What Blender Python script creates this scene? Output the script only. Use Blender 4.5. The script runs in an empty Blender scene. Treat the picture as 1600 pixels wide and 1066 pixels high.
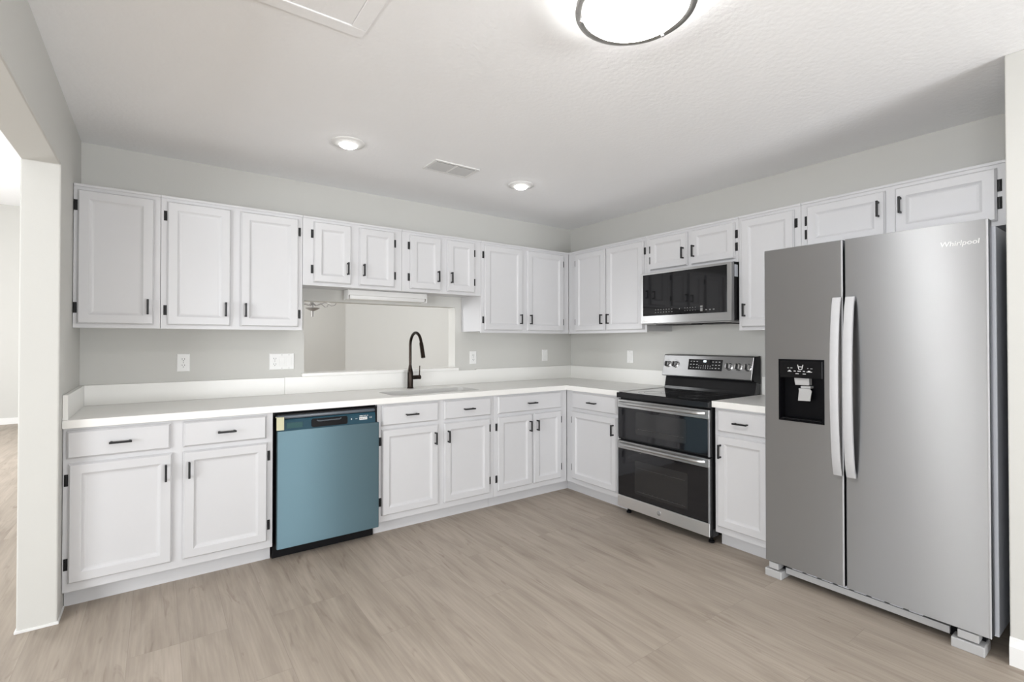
import bpy, bmesh, math, random
from mathutils import Vector, Matrix
C = bpy.context.scene.collection
SC = bpy.context.scene
PI = math.pi
random.seed(4)

# ------------------------------------------------------------ camera
cam = bpy.data.cameras.new('camera'); cam_o = bpy.data.objects.new('camera', cam); C.objects.link(cam_o)
cam.sensor_fit = 'HORIZONTAL'; cam.sensor_width = 36.0
cam.lens = 765.24/1600*36.0
cam.shift_y = -6.78/1600
cam.clip_start = 0.05; cam.clip_end = 100
yaw, pitch = 0.6265, 0.0096
cam_o.location = (-3.467, -3.7534, 1.2882)
cam_o.rotation_euler = (PI/2 + pitch, 0, -yaw)
SC.camera = cam_o

# ------------------------------------------------------------ world, exposure
w = bpy.data.worlds.new('world'); SC.world = w; w.use_nodes = True
bg = w.node_tree.nodes['Background']
bg.inputs[0].default_value = (0.86, 0.92, 1.0, 1); bg.inputs[1].default_value = 2.6
SC.view_settings.view_transform = 'Standard'; SC.view_settings.look = 'None'
SC.view_settings.exposure = 0.16; SC.view_settings.gamma = 1.0
SC.cycles.max_bounces = 10; SC.cycles.diffuse_bounces = 6
SC.cycles.sample_clamp_indirect = 6; SC.cycles.caustics_reflective = False; SC.cycles.caustics_refractive = False

# daylight at the rear door and hall window, plus added fill lights
def area(name, loc, rot, sx, sy, power, col=(1, 1, 1)):
    l = bpy.data.lights.new(name, 'AREA'); l.shape = 'RECTANGLE'; l.size = sx; l.size_y = sy
    l.energy = power; l.color = col
    o = bpy.data.objects.new(name, l); C.objects.link(o); o.location = loc; o.rotation_euler = rot
    return o
area('daylight_patio_door', (-1.8, -7.42, 1.25), (PI/2, 0, 0), 1.8, 2.1, 5, (0.97, 0.985, 1))    # faces +y
area('fill_hall_near', (-7.42, -4.4, 1.25), (0, -PI/2, 0), 2.1, 3.0, 165, (0.97, 0.985, 1))          # faces +x; added fill to brighten the range wall
area('daylight_hall_window', (-7.42, -0.95, 1.35), (0, -PI/2, 0), 2.0, 0.42, 6, (0.97, 0.985, 1))
area('fill_living', (3.92, 3.6, 1.4), (0, PI/2, 0), 1.8, 2.4, 125, (0.98, 0.99, 1))           # faces -x; added fill for the room behind the sink opening
area('fill_hall_far', (-7.42, 3.2, 1.3), (0, -PI/2, 0), 2.2, 2.4, 220, (0.98, 0.99, 1))  # added fill light for the far end of the hall, out of view
# added fill light at the rear door, tilted up to brighten the ceiling
up_fill = area('fill_ceiling_up', (-1.8, -7.42, 0.7), (PI/2+0.42, 0, 0), 1.8, 1.0, 48, (0.98, 0.99, 1))
up_fill.data.spread = math.radians(110)

# ------------------------------------------------------------ materials
def new_mat(name):
    m = bpy.data.materials.new(name); m.use_nodes = True
    return m, m.node_tree.nodes, m.node_tree.links, m.node_tree.nodes['Principled BSDF']
def mat(name, col, rough=0.5, metal=0.0, nscale=40.0, rvar=0.06, bump=0.0, bscale=None, coat=0.0, cvar=0.0, spec=0.5):
    m, N, L, b = new_mat(name)
    b.inputs['Base Color'].default_value = (*col, 1); b.inputs['Metallic'].default_value = metal
    b.inputs['Coat Weight'].default_value = coat; b.inputs['Specular IOR Level'].default_value = spec
    tc = N.new('ShaderNodeTexCoord'); nz = N.new('ShaderNodeTexNoise'); nz.inputs['Scale'].default_value = nscale
    L.new(tc.outputs['Object'], nz.inputs['Vector'])
    mr = N.new('ShaderNodeMapRange'); mr.inputs['To Min'].default_value = max(0.02, rough-rvar); mr.inputs['To Max'].default_value = min(1, rough+rvar)
    L.new(nz.outputs['Fac'], mr.inputs['Value']); L.new(mr.outputs['Result'], b.inputs['Roughness'])
    if cvar:
        mx = N.new('ShaderNodeMix'); mx.data_type = 'RGBA'
        mx.inputs['A'].default_value = (*[c*(1-cvar) for c in col], 1); mx.inputs['B'].default_value = (*[min(1, c*(1+cvar)) for c in col], 1)
        L.new(nz.outputs['Fac'], mx.inputs['Factor']); L.new(mx.outputs['Result'], b.inputs['Base Color'])
    if bump:
        n2 = N.new('ShaderNodeTexNoise'); n2.inputs['Scale'].default_value = bscale or nscale; n2.inputs['Detail'].default_value = 4
        L.new(tc.outputs['Object'], n2.inputs['Vector'])
        bp = N.new('ShaderNodeBump'); bp.inputs['Strength'].default_value = bump; bp.inputs['Distance'].default_value = 0.002
        L.new(n2.outputs['Fac'], bp.inputs['Height']); L.new(bp.outputs['Normal'], b.inputs['Normal'])
    return m
def steel(name, col, rough=0.3, aniso=0.75, metal=1.0):
    m, N, L, b = new_mat(name)
    b.inputs['Base Color'].default_value = (*col, 1); b.inputs['Metallic'].default_value = metal
    b.inputs['Anisotropic'].default_value = aniso
    t = N.new('ShaderNodeCombineXYZ'); t.inputs[2].default_value = 1.0
    L.new(t.outputs[0], b.inputs['Tangent'])
    tc = N.new('ShaderNodeTexCoord'); mp = N.new('ShaderNodeMapping'); mp.inputs['Scale'].default_value = (2, 2, 700)
    nz = N.new('ShaderNodeTexNoise'); nz.inputs['Scale'].default_value = 1.0; nz.inputs['Detail'].default_value = 3
    L.new(tc.outputs['Object'], mp.inputs['Vector']); L.new(mp.outputs['Vector'], nz.inputs['Vector'])
    mr = N.new('ShaderNodeMapRange'); mr.inputs['To Min'].default_value = rough-0.012; mr.inputs['To Max'].default_value = rough+0.012
    L.new(nz.outputs['Fac'], mr.inputs['Value']); L.new(mr.outputs['Result'], b.inputs['Roughness'])
    return m
def emit(name, col, strength):
    m, N, L, b = new_mat(name)
    b.inputs['Base Color'].default_value = (*col, 1); b.inputs['Emission Color'].default_value = (*col, 1)
    tc = N.new('ShaderNodeTexCoord'); nz = N.new('ShaderNodeTexNoise'); nz.inputs['Scale'].default_value = 5
    L.new(tc.outputs['Object'], nz.inputs['Vector'])
    mr = N.new('ShaderNodeMapRange'); mr.inputs['To Min'].default_value = strength*0.97; mr.inputs['To Max'].default_value = strength*1.03
    L.new(nz.outputs['Fac'], mr.inputs['Value']); L.new(mr.outputs['Result'], b.inputs['Emission Strength'])
    return m
M = {}
M['wall'] = mat('wall_paint', (0.585, 0.582, 0.556), 0.75, nscale=6, bump=0.15, bscale=90, cvar=0.012)
M['ceiling'] = mat('ceiling_paint', (0.92, 0.925, 0.935), 0.85, nscale=8, bump=0.8, bscale=48, cvar=0.01)
M['trim'] = mat('white_trim_paint', (0.78, 0.78, 0.77), 0.45, nscale=12, cvar=0.01)
M['cab'] = mat('white_cabinet_paint', (0.605, 0.605, 0.618), 0.36, nscale=14, rvar=0.05, bump=0.03, bscale=120, cvar=0.008)
M['quartz'] = mat('white_quartz', (0.83, 0.825, 0.80), 0.33, nscale=18, rvar=0.01, cvar=0.004)
M['plate'] = mat('white_plastic', (0.80, 0.80, 0.79), 0.4, nscale=30, cvar=0.005)
M['slot'] = mat('dark_slot', (0.08, 0.08, 0.08), 0.6, nscale=30)
M['black_metal'] = mat('matte_black_metal', (0.010, 0.010, 0.011), 0.42, metal=0.3, nscale=120, rvar=0.08)
M['bronze'] = mat('dark_bronze', (0.020, 0.013, 0.009), 0.25, metal=0.75, nscale=80)
M['steel'] = steel('brushed_steel', (0.505, 0.515, 0.53), 0.46, 1.0)
M['steel_bright'] = steel('bright_brushed_steel', (0.53, 0.53, 0.53), 0.34, 0.9)
M['steel_panel'] = steel('brushed_steel_panel', (0.86, 0.86, 0.86), 0.34, 0.9)
M['steel_guard'] = steel('brushed_steel_guard', (0.38, 0.38, 0.38), 0.32, 0.95)
M['handle_steel'] = steel('satin_handle_metal', (0.44, 0.44, 0.45), 0.55, 0.3, 0.25)
M['side_grey'] = mat('grey_side_enamel', (0.55, 0.57, 0.62), 0.4, nscale=200, bump=0.1)
M['grey_plastic'] = mat('light_grey_plastic', (0.42, 0.42, 0.42), 0.45, nscale=50)
M['film'] = steel('blue_film_over_steel', (0.140, 0.222, 0.262), 0.5, 1.0, 0.85)
M['film_dark'] = mat('blue_film_over_black', (0.018, 0.060, 0.088), 0.4, nscale=12, rvar=0.05, spec=0.12)
M['film_lip'] = mat('blue_film_grey', (0.085, 0.10, 0.12), 0.3, nscale=12, rvar=0.05)
M['film_screen'] = mat('teal_panel', (0.03, 0.085, 0.09), 0.4, nscale=12, spec=0.15)
M['tape'] = mat('cream_tape', (0.58, 0.56, 0.38), 0.6, nscale=60, cvar=0.05)
M['black_glass'] = mat('black_glass', (0.006, 0.006, 0.007), 0.04, nscale=10, rvar=0.01, spec=0.42)
M['oven_glass'] = mat('dark_oven_glass', (0.010, 0.010, 0.012), 0.05, nscale=10, rvar=0.01, spec=0.55)
M['oven_window'] = mat('oven_window_mesh', (0.020, 0.020, 0.021), 0.10, nscale=400, rvar=0.04, spec=0.6)
M['rack'] = mat('oven_rack_wire', (0.12, 0.12, 0.12), 0.35, metal=0.8, nscale=90)
M['black_enamel'] = mat('black_enamel', (0.012, 0.012, 0.013), 0.16, nscale=60, rvar=0.03, spec=0.28)
M['black_plastic'] = mat('black_plastic', (0.006, 0.006, 0.007), 0.45, nscale=60, spec=0.15)
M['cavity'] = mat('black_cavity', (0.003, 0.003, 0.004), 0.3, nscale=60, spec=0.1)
M['gloss_black'] = mat('gloss_black_panel', (0.004, 0.004, 0.005), 0.12, nscale=30, rvar=0.02, spec=0.2)
M['mark'] = mat('white_print', (0.62, 0.62, 0.62), 0.5, nscale=60)
M['mark_dim'] = mat('grey_print', (0.25, 0.25, 0.25), 0.5, nscale=60)
M['burner'] = mat('burner_ring_print', (0.05, 0.05, 0.052), 0.2, nscale=60)
M['digits'] = emit('lit_digits', (0.8, 0.95, 1.0), 1.6)
M['chrome'] = mat('chrome', (0.75, 0.75, 0.76), 0.12, metal=1.0, nscale=40, rvar=0.03)
M['sink_steel'] = mat('satin_sink_steel', (0.30, 0.295, 0.29), 0.36, metal=1.0, nscale=60)
M['nickel'] = mat('brushed_nickel', (0.58, 0.57, 0.55), 0.3, metal=1.0, nscale=80)
M['lamp'] = emit('lamp_glass', (1.0, 0.99, 0.97), 46.0)
M['lamp_small'] = emit('recessed_lens', (1.0, 0.99, 0.97), 24.0)
M['vent_dark'] = mat('vent_shadow', (0.05, 0.05, 0.05), 0.8, nscale=30)
M['vent_grey'] = mat('vent_louvre_grey', (0.55, 0.55, 0.55), 0.6, nscale=30)
M['grey_metal'] = mat('grey_pendant_metal', (0.32, 0.31, 0.30), 0.4, metal=0.4, nscale=50)
M['paper'] = mat('white_paper', (0.75, 0.75, 0.75), 0.7, nscale=60, cvar=0.05)
M['gasket'] = mat('rubber_gasket', (0.03, 0.03, 0.03), 0.6, nscale=60)

def floor_mat():
    m, N, L, b = new_mat('oak_vinyl_plank')
    tc = N.new('ShaderNodeTexCoord')
    sp = N.new('ShaderNodeSeparateXYZ'); L.new(tc.outputs['Object'], sp.inputs[0])
    cb = N.new('ShaderNodeCombineXYZ'); L.new(sp.outputs['Y'], cb.inputs['X']); L.new(sp.outputs['X'], cb.inputs['Y'])
    br = N.new('ShaderNodeTexBrick'); br.offset = 0.37; br.offset_frequency = 3
    br.inputs['Color1'].default_value = (0.0, 0.0, 0.0, 1); br.inputs['Color2'].default_value = (1, 1, 1, 1); br.inputs['Mortar'].default_value = (0.5, 0.5, 0.5, 1)
    br.inputs['Scale'].default_value = 1; br.inputs['Mortar Size'].default_value = 0.0011; br.inputs['Mortar Smooth'].default_value = 0.2
    br.inputs['Brick Width'].default_value = 1.22; br.inputs['Row Height'].default_value = 0.178; br.inputs['Bias'].default_value = 0
    L.new(cb.outputs[0], br.inputs['Vector'])
    # every plank gets its own slice of the grain
    ofs = N.new('ShaderNodeVectorMath'); ofs.operation = 'MULTIPLY_ADD'
    L.new(br.outputs['Color'], ofs.inputs[0]); ofs.inputs[1].default_value = (7, 5, 31); L.new(cb.outputs[0], ofs.inputs[2])
    def noise(scale, sx, sy, detail, dist=0.0):
        mp = N.new('ShaderNodeMapping'); mp.inputs['Scale'].default_value = (sx, sy, 1); L.new(ofs.outputs[0], mp.inputs['Vector'])
        n = N.new('ShaderNodeTexNoise'); n.inputs['Scale'].default_value = scale; n.inputs['Detail'].default_value = detail; n.inputs['Distortion'].default_value = dist
        L.new(mp.outputs[0], n.inputs['Vector']); return n
    g1 = noise(1.0, 1.3, 9, 5, 1.2); g2 = noise(1.0, 4, 90, 4); g3 = noise(1.0, 2.2, 14, 3, 2.0)
    r1 = N.new('ShaderNodeValToRGB'); L.new(g1.outputs['Fac'], r1.inputs[0])
    e = r1.color_ramp.elements
    e[0].position = 0.28; e[0].color = (0.318, 0.268, 0.220, 1); e[1].position = 0.72; e[1].color = (0.442, 0.381, 0.320, 1)
    x = e.new(0.5); x.color = (0.392, 0.336, 0.280, 1)
    # fine grain
    mr = N.new('ShaderNodeMapRange'); L.new(g2.outputs['Fac'], mr.inputs[0]); mr.inputs['From Min'].default_value = 0.3; mr.inputs['From Max'].default_value = 0.7
    mr.inputs['To Min'].default_value = 0.91; mr.inputs['To Max'].default_value = 1.07
    m1 = N.new('ShaderNodeMix'); m1.data_type = 'RGBA'; m1.blend_type = 'MULTIPLY'; m1.inputs['Factor'].default_value = 1
    L.new(r1.outputs[0], m1.inputs['A']); L.new(mr.outputs[0], m1.inputs['B'])
    # knots and dark streaks
    r3 = N.new('ShaderNodeValToRGB'); L.new(g3.outputs['Fac'], r3.inputs[0])
    r3.color_ramp.elements[0].position = 0.24; r3.color_ramp.elements[0].color = (0.74, 0.71, 0.69, 1)
    r3.color_ramp.elements[1].position = 0.38; r3.color_ramp.elements[1].color = (1, 1, 1, 1)
    m2 = N.new('ShaderNodeMix'); m2.data_type = 'RGBA'; m2.blend_type = 'MULTIPLY'; m2.inputs['Factor'].default_value = 1
    L.new(m1.outputs['Result'], m2.inputs['A']); L.new(r3.outputs[0], m2.inputs['B'])
    # plank to plank tint
    mt = N.new('ShaderNodeMapRange'); L.new(br.outputs['Color'], mt.inputs[0]); mt.inputs['To Min'].default_value = 0.975; mt.inputs['To Max'].default_value = 1.02
    m3 = N.new('ShaderNodeMix'); m3.data_type = 'RGBA'; m3.blend_type = 'MULTIPLY'; m3.inputs['Factor'].default_value = 1
    L.new(m2.outputs['Result'], m3.inputs['A']); L.new(mt.outputs[0], m3.inputs['B'])
    # seams
    m4 = N.new('ShaderNodeMix'); m4.data_type = 'RGBA'; L.new(br.outputs['Fac'], m4.inputs['Factor'])
    L.new(m3.outputs['Result'], m4.inputs['A']); m4.inputs['B'].default_value = (0.315, 0.268, 0.222, 1)
    L.new(m4.outputs['Result'], b.inputs['Base Color'])
    b.inputs['Roughness'].default_value = 0.5; b.inputs['Specular IOR Level'].default_value = 0.35
    bp = N.new('ShaderNodeBump'); bp.inputs['Strength'].default_value = 0.12; bp.inputs['Distance'].default_value = 0.001
    L.new(g2.outputs['Fac'], bp.inputs['Height']); L.new(bp.outputs[0], b.inputs['Normal'])
    return m
M['floor'] = floor_mat()

# ------------------------------------------------------------ mesh builder
class MB:
    def __init__(s): s.bm = bmesh.new()
    def _merge(s, t):
        me = bpy.data.meshes.new('t'); t.to_mesh(me); t.free(); s.bm.from_mesh(me); bpy.data.meshes.remove(me)
    def box(s, x0, x1, y0, y1, z0, z1, bev=0.0, seg=2):
        t = bmesh.new(); bmesh.ops.create_cube(t, size=1)
        for v in t.verts:
            v.co = ((x0+x1)/2 + v.co.x*abs(x1-x0), (y0+y1)/2 + v.co.y*abs(y1-y0), (z0+z1)/2 + v.co.z*abs(z1-z0))
        if bev: bmesh.ops.bevel(t, geom=list(t.edges), offset=bev, segments=seg, profile=0.5, affect='EDGES')
        s._merge(t); return s
    def rings(s, x0, x1, z0, z1, prof, cap=True):
        """rectangular profile rings, front faces -y: prof = [(inset, y), ...] from the back edge to the middle"""
        t = bmesh.new(); R = []
        for i, y in prof:
            R.append([t.verts.new(c) for c in ((x0+i, y, z0+i), (x1-i, y, z0+i), (x1-i, y, z1-i), (x0+i, y, z1-i))])
        for a, b in zip(R, R[1:]):
            for k in range(4): t.faces.new((a[k], a[(k+1) % 4], b[(k+1) % 4], b[k]))
        if cap: t.faces.new(R[-1]); t.faces.new(R[0][::-1])
        bmesh.ops.recalc_face_normals(t, faces=t.faces); s._merge(t); return s
    def prism(s, pts, y0, y1, axis='y', holes=(), bev=0.0):
        """closed outline (two coordinates) extruded along an axis, with holes"""
        t = bmesh.new(); es = []
        def P(a, b, h):
            return {'y': (a, h, b), 'z': (a, b, h), 'x': (h, a, b)}[axis]
        for loop in (pts, *holes):
            vs = [t.verts.new(P(a, b, y0)) for a, b in loop]
            es += [t.edges.new((vs[i], vs[(i+1) % len(vs)])) for i in range(len(vs))]
        bmesh.ops.triangle_fill(t, use_beauty=True, use_dissolve=False, edges=es)
        fs = list(t.faces)
        ex = bmesh.ops.extrude_face_region(t, geom=fs)
        d = Vector(P(0, 0, y1-y0)) - Vector(P(0, 0, 0))
        bmesh.ops.translate(t, vec=d, verts=[g for g in ex['geom'] if isinstance(g, bmesh.types.BMVert)])
        bmesh.ops.recalc_face_normals(t, faces=t.faces)
        bmesh.ops.dissolve_limit(t, angle_limit=0.01, verts=t.verts, edges=t.edges)
        if bev:
            eds = [e for e in t.edges if len(e.link_faces) == 2 and e.calc_face_angle(0) > 0.6]
            bmesh.ops.bevel(t, geom=eds, offset=bev, segments=2, profile=0.5, affect='EDGES')
        s._merge(t); return s
    def tube(s, pts, r, n=16, close=True):
        t = bmesh.new(); pts = [Vector(p) for p in pts]; rs = r if isinstance(r, (list, tuple)) else [r]*len(pts)
        T = [(pts[min(i+1, len(pts)-1)] - pts[max(i-1, 0)]).normalized() for i in range(len(pts))]
        up = Vector((0, 0, 1)) if abs(T[0].z) < 0.9 else Vector((1, 0, 0))
        nrm = (up - T[0]*up.dot(T[0])).normalized(); R = []
        for p, tt, rr in zip(pts, T, rs):
            nrm = (nrm - tt*nrm.dot(tt)).normalized(); bn = tt.cross(nrm)
            R.append([t.verts.new(p + (nrm*math.cos(2*PI*k/n) + bn*math.sin(2*PI*k/n))*rr) for k in range(n)])
        for a, b in zip(R, R[1:]):
            for k in range(n): t.faces.new((a[k], a[(k+1) % n], b[(k+1) % n], b[k]))
        if close: t.faces.new(R[0][::-1]); t.faces.new(R[-1])
        bmesh.ops.recalc_face_normals(t, faces=t.faces); s._merge(t); return s
    def lathe(s, prof, c=(0, 0, 0), axis='z', n=40, cap=True):
        """prof = [(radius, height)...] spun about an axis through c"""
        t = bmesh.new(); R = []
        for r, h in prof:
            row = []
            for k in range(n):
                a = 2*PI*k/n; u, v = r*math.cos(a), r*math.sin(a)
                q = {'z': (u, v, h), 'y': (u, h, v), 'x': (h, u, v)}[axis]
                row.append(t.verts.new(Vector(q) + Vector(c)))
            R.append(row)
        for a, b in zip(R, R[1:]):
            for k in range(n): t.faces.new((a[k], a[(k+1) % n], b[(k+1) % n], b[k]))
        if cap: t.faces.new(R[0][::-1]); t.faces.new(R[-1])
        bmesh.ops.remove_doubles(t, verts=t.verts, dist=1e-6)
        bmesh.ops.recalc_face_normals(t, faces=t.faces); s._merge(t); return s
    def mesh(s, name, m, origin=(0, 0, 0), smooth=False):
        me = bpy.data.meshes.new(name); bmesh.ops.translate(s.bm, vec=-Vector(origin), verts=s.bm.verts)
        s.bm.to_mesh(me); s.bm.free(); me.materials.append(m)
        if smooth:
            for p in me.polygons: p.use_smooth = True
            me.set_sharp_from_angle(angle=math.radians(35))
        return me

ORG = {}           # wall-space origin of every object
def link(name, me, origin, parent=None):
    o = bpy.data.objects.new(name, me); C.objects.link(o)
    if parent is not None:
        o.parent = parent; o.location = Vector(origin) - ORG[parent.name]
    else: o.location = origin
    ORG[o.name] = Vector(origin); return o
def part(name, mb, m, parent, origin=None, smooth=False, label=None):
    origin = origin if origin is not None else tuple(ORG[parent.name])
    o = link(name, mb.mesh(name, m, origin, smooth), origin, parent)
    if label: o['label'] = label
    return o
def share(name, me, at, parent, label=None):
    o = link(name, me, at, parent)
    if label: o['label'] = label
    return o
def thing(name, label, cat, base, wall='B', group=None):
    """Empty at the base; base in wall space (u along the wall, y < 0 into the room, z)"""
    o = bpy.data.objects.new(name, None); C.objects.link(o); o.empty_display_size = 0.1
    ORG[o.name] = Vector(base)
    if wall == 'R':
        o.location = (base[1], -base[0], base[2]); o.rotation_euler = (0, 0, -PI/2)
    else: o.location = base
    o['label'] = label; o['category'] = cat
    if group: o['group'] = group
    return o
def struct(name, mb, m, parent=None, smooth=False):
    o = link(name, mb.mesh(name, m, (0, 0, 0), smooth), (0, 0, 0), parent); o['kind'] = 'structure'; return o
def solo(name, mb, m, origin, label, cat, group=None, smooth=False):
    o = link(name, mb.mesh(name, m, origin, smooth), origin); o['label'] = label; o['category'] = cat
    if group: o['group'] = group
    return o
def rrect(u0, u1, z0, z1, r, n=6):
    P = []
    for cu, cz, a0 in ((u1-r, z1-r, 0), (u0+r, z1-r, PI/2), (u0+r, z0+r, PI), (u1-r, z0+r, 1.5*PI)):
        for k in range(n+1):
            a = a0 + PI/2*k/n; P.append((cu+r*math.cos(a), cz+r*math.sin(a)))
    return P
def text_mesh(txt, h, depth, m, shear=0.0, name='lettering'):
    """lettering standing in the x-z plane, facing -y, centred on its origin"""
    cu = bpy.data.curves.new(name, 'FONT'); cu.body = txt; cu.size = h; cu.extrude = depth; cu.shear = shear
    cu.align_x = 'CENTER'; cu.align_y = 'CENTER'; cu.resolution_u = 3
    o = bpy.data.objects.new(name, cu); C.objects.link(o)
    me = bpy.data.meshes.new_from_object(o.evaluated_get(bpy.context.evaluated_depsgraph_get()))
    bpy.data.objects.remove(o); bpy.data.curves.remove(cu)
    me.transform(Matrix.Rotation(PI/2, 4, 'X')); me.materials.clear(); me.materials.append(m); me.name = name
    return me

# ------------------------------------------------------------ the setting
ZC = 2.444; ZH = 3.41; WL = -3.83; WO = -3.965; OPEN = -0.72; HEAD = 2.10
PX = -0.70; PY = -3.325
struct('floor', MB().box(-7.6, 4.1, -7.6, 7.1, -0.1, 0.0), M['floor'])
struct('ceiling', MB().box(WO, 0.0, -7.6, 0.0, ZC, ZC+0.08), M['ceiling'])
struct('ceiling_living', MB().box(-7.6, 4.1, -7.6, 7.1, ZH, ZH+0.08), M['ceiling'])
# back wall with the pass-through over the sink
OX0, OX1, OZ0, OZ1 = -2.608, -1.364, 1.035, 1.585
struct('wall_back', MB().prism([(WO, 0), (0.12, 0), (0.12, ZH), (WO, ZH)], 0.0, 0.12, 'y',
       holes=[[(OX0, OZ0), (OX1, OZ0), (OX1, OZ1), (OX0, OZ1)]]), M['wall'])
struct('wall_right', MB().box(0.0, 0.12, -3.5, 0.0, 0, ZH), M['wall'])
struct('wall_pier', MB().box(PX, 0.0, -7.5, PY, 0, ZC, bev=0.004), M['wall'])
lw = MB().prism([(0.0, 0), (0.0, ZC+0.1), (-7.5, ZC+0.1), (-7.5, 0), (-6.4, 0), (-6.4, HEAD), (OPEN, HEAD), (OPEN, 0)], WO, WL, 'x', bev=0.006)
struct('wall_left', lw, M['wall'])
struct('wall_left_upper', MB().box(WO, WL, -7.5, 0.0, ZC+0.1, ZH), M['wall'])
# rear wall: patio door; hall: window; far living room; other openings added for light
def wall_with_holes(name, axis, c0, c1, a0, a1, z1, holes):
    hs = [[(h[0], h[2]), (h[1], h[2]), (h[1], h[3]), (h[0], h[3])] for h in holes]
    return struct(name, MB().prism([(a0, 0), (a1, 0), (a1, z1), (a0, z1)], c0, c1, axis, holes=hs), M['wall'])
wall_with_holes('wall_rear', 'y', -7.6, -7.5, -7.6, 4.1, ZH, [(-2.7, -0.85, 0.2, 2.3)])
wall_with_holes('wall_hall', 'x', -7.6, -7.5, -7.5, 7.0, ZH, [(-5.9, -2.9, 0.2, 2.3), (-1.2, -0.7, 0.3, 2.4), (2.0, 4.4, 0.2, 2.4)])
wall_with_holes('wall_living', 'x', 4.0, 4.1, -7.5, 7.0, ZH, [(2.4, 4.8, 0.5, 2.3)])
struct('wall_far', MB().box(-7.6, 4.1, 7.0, 7.1, 0, ZH), M['wall'])
struct('wall_partition', MB().box(-4.3, -1.14, 3.8, 3.95, 0, ZH), M['wall'])
# baseboards
struct('baseboard_far', MB().box(-7.5, 4.0, 6.985, 7.0, 0, 0.10, bev=0.003), M['trim'])
struct('baseboard_pier', MB().prism([(PX, 0), (PX-0.014, 0), (PX-0.014, 0.075), (PX-0.009, 0.092), (PX-0.004, 0.105), (PX, 0.11)], -7.5, PY, 'y'), M['trim'])
struct('trim_left', MB().box(WO-0.006, WL+0.006, OPEN-0.006, -0.56, 0, 0.012, bev=0.002), M['trim'])
# pass-through sill
struct('trim_sill', MB().box(OX0-0.02, OX1+0.02, -0.036, 0.135, OZ0, OZ0+0.024, bev=0.003), M['quartz'])
# attic hatch in the ceiling
hf = MB()
for a in ((-3.58, -2.845, -1.975, -1.92), (-3.58, -2.845, -2.775, -2.72), (-3.58, -3.525, -2.72, -1.975), (-2.90, -2.845, -2.72, -1.975)):
    hf.box(a[0], a[1], a[2], a[3], ZC-0.007, ZC+0.001, bev=0.003)
t = thing('attic_hatch', 'white framed attic access panel set in the kitchen ceiling', 'hatch', (-3.2, -2.35, ZC-0.012))
part('frame', hf, M['ceiling'], t)
part('panel', MB().box(-3.518, -2.902, -2.718, -1.977, ZC-0.002, ZC+0.004), M['ceiling'], t)

# ------------------------------------------------------------ cabinet kit (wall space: front faces -y)
def pull_mesh(vertical=True):
    b = MB(); L = 0.0425
    if vertical:
        b.box(-0.005, 0.005, -0.034, -0.024, -L, L, bev=0.0015)
        for z in (-L+0.006, L-0.006): b.box(-0.004, 0.004, -0.026, 0.0, z-0.005, z+0.005, bev=0.001)
    else:
        b.box(-L-0.002, L+0.002, -0.034, -0.024, -0.005, 0.005, bev=0.0015)
        for x in (-L+0.006, L-0.006): b.box(x-0.005, x+0.005, -0.026, 0.0, -0.004, 0.004, bev=0.001)
    return b.mesh('pull_handle', M['black_metal'])
PULL_V = pull_mesh(True); PULL_H = pull_mesh(False)
def hinge_mesh():
    b = MB()
    b.rings(-0.0085, 0.0085, -0.028, 0.028, [(0, 0.0), (0, -0.003), (0.003, -0.0055)])
    b.tube([(0.0, -0.006, -0.022), (0.0, -0.006, 0.022)], 0.0045, 10)
    for z in (-0.017, 0.017): b.lathe([(0.003, -0.0085), (0.003, -0.004)], (-0.003, 0, z), 'y', 10)
    return b.mesh('hinge', M['black_metal'], smooth=True)
HINGE = hinge_mesh()
def door(parent, u0, u1, z0, z1, yf, pull, hinge, pull_z, hz=(0.082, 0.082), frame=0.056):
    """yf: face frame plane; door is 19 mm proud of it"""
    y0, y1 = yf-0.001, yf-0.020
    prof = [(0, y0), (0, y0-0.009), (0.0035, y0-0.0125), (0.007, y1), (frame-0.008, y1), (frame, y1+0.006), (frame+0.005, y1+0.0085), (frame+0.012, y1+0.0095)]
    d = part('door', MB().rings(u0, u1, z0, z1, prof), M['cab'], parent, ((u0+u1)/2, yf, (z0+z1)/2))
    if pull:
        pu = u0+0.027 if pull == 'L' else u1-0.027
        share('pull_handle', PULL_V, (pu, y1, pull_z), d, 'matte black bar pull')
    hu = u0-0.0075 if hinge == 'L' else u1+0.0075
    for z in (z0+hz[0], z1-hz[1]): share('hinge', HINGE, (hu, yf, z), d, 'black surface hinge')
    return d
def drawer(parent, u0, u1, z0, z1, yf):
    y0, y1 = yf-0.001, yf-0.020
    prof = [(0, y0), (0, y0-0.008), (0.004, y0-0.0125), (0.009, y1)]
    d = part('drawer', MB().rings(u0, u1, z0, z1, prof), M['cab'], parent, ((u0+u1)/2, yf, (z0+z1)/2))
    share('pull_handle', PULL_H, ((u0+u1)/2, y1, (z0+z1)/2-0.002), d, 'matte black bar pull')
    return d
UF, BF = -0.3255, -0.615
def upper(label, u0, u1, z0, z1, doors, wall='B', frame_u0=None, frame_u1=None, pull_dz=0.098, hz=(0.085, 0.082)):
    t = thing('wall_cabinet', label, 'cabinet', ((u0+u1)/2, UF/2, z0), wall)
    e = 0.0008
    c = MB(); c.box(u0+e, u1-e, UF+0.019, -0.002, z0+0.012, z1-0.001)
    part('carcass', c, M['cab'], t)
    f0 = u0 if frame_u0 is None else frame_u0; f1 = u1 if frame_u1 is None else frame_u1
    f = MB().box(f0+e, f1-e, UF, UF+0.019, z0, z1, bev=0.0015)
    f.box(f0+e, f1-e, UF-0.006, UF+0.0, z1-0.014, z1, bev=0.002)
    part('face_frame', f, M['cab'], t)
    for d0, d1, pl, hg in doors:
        door(t, d0, d1, z0+0.022, z1-0.032, UF, pl, hg, z0+0.022+pull_dz, hz)
    return t
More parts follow.
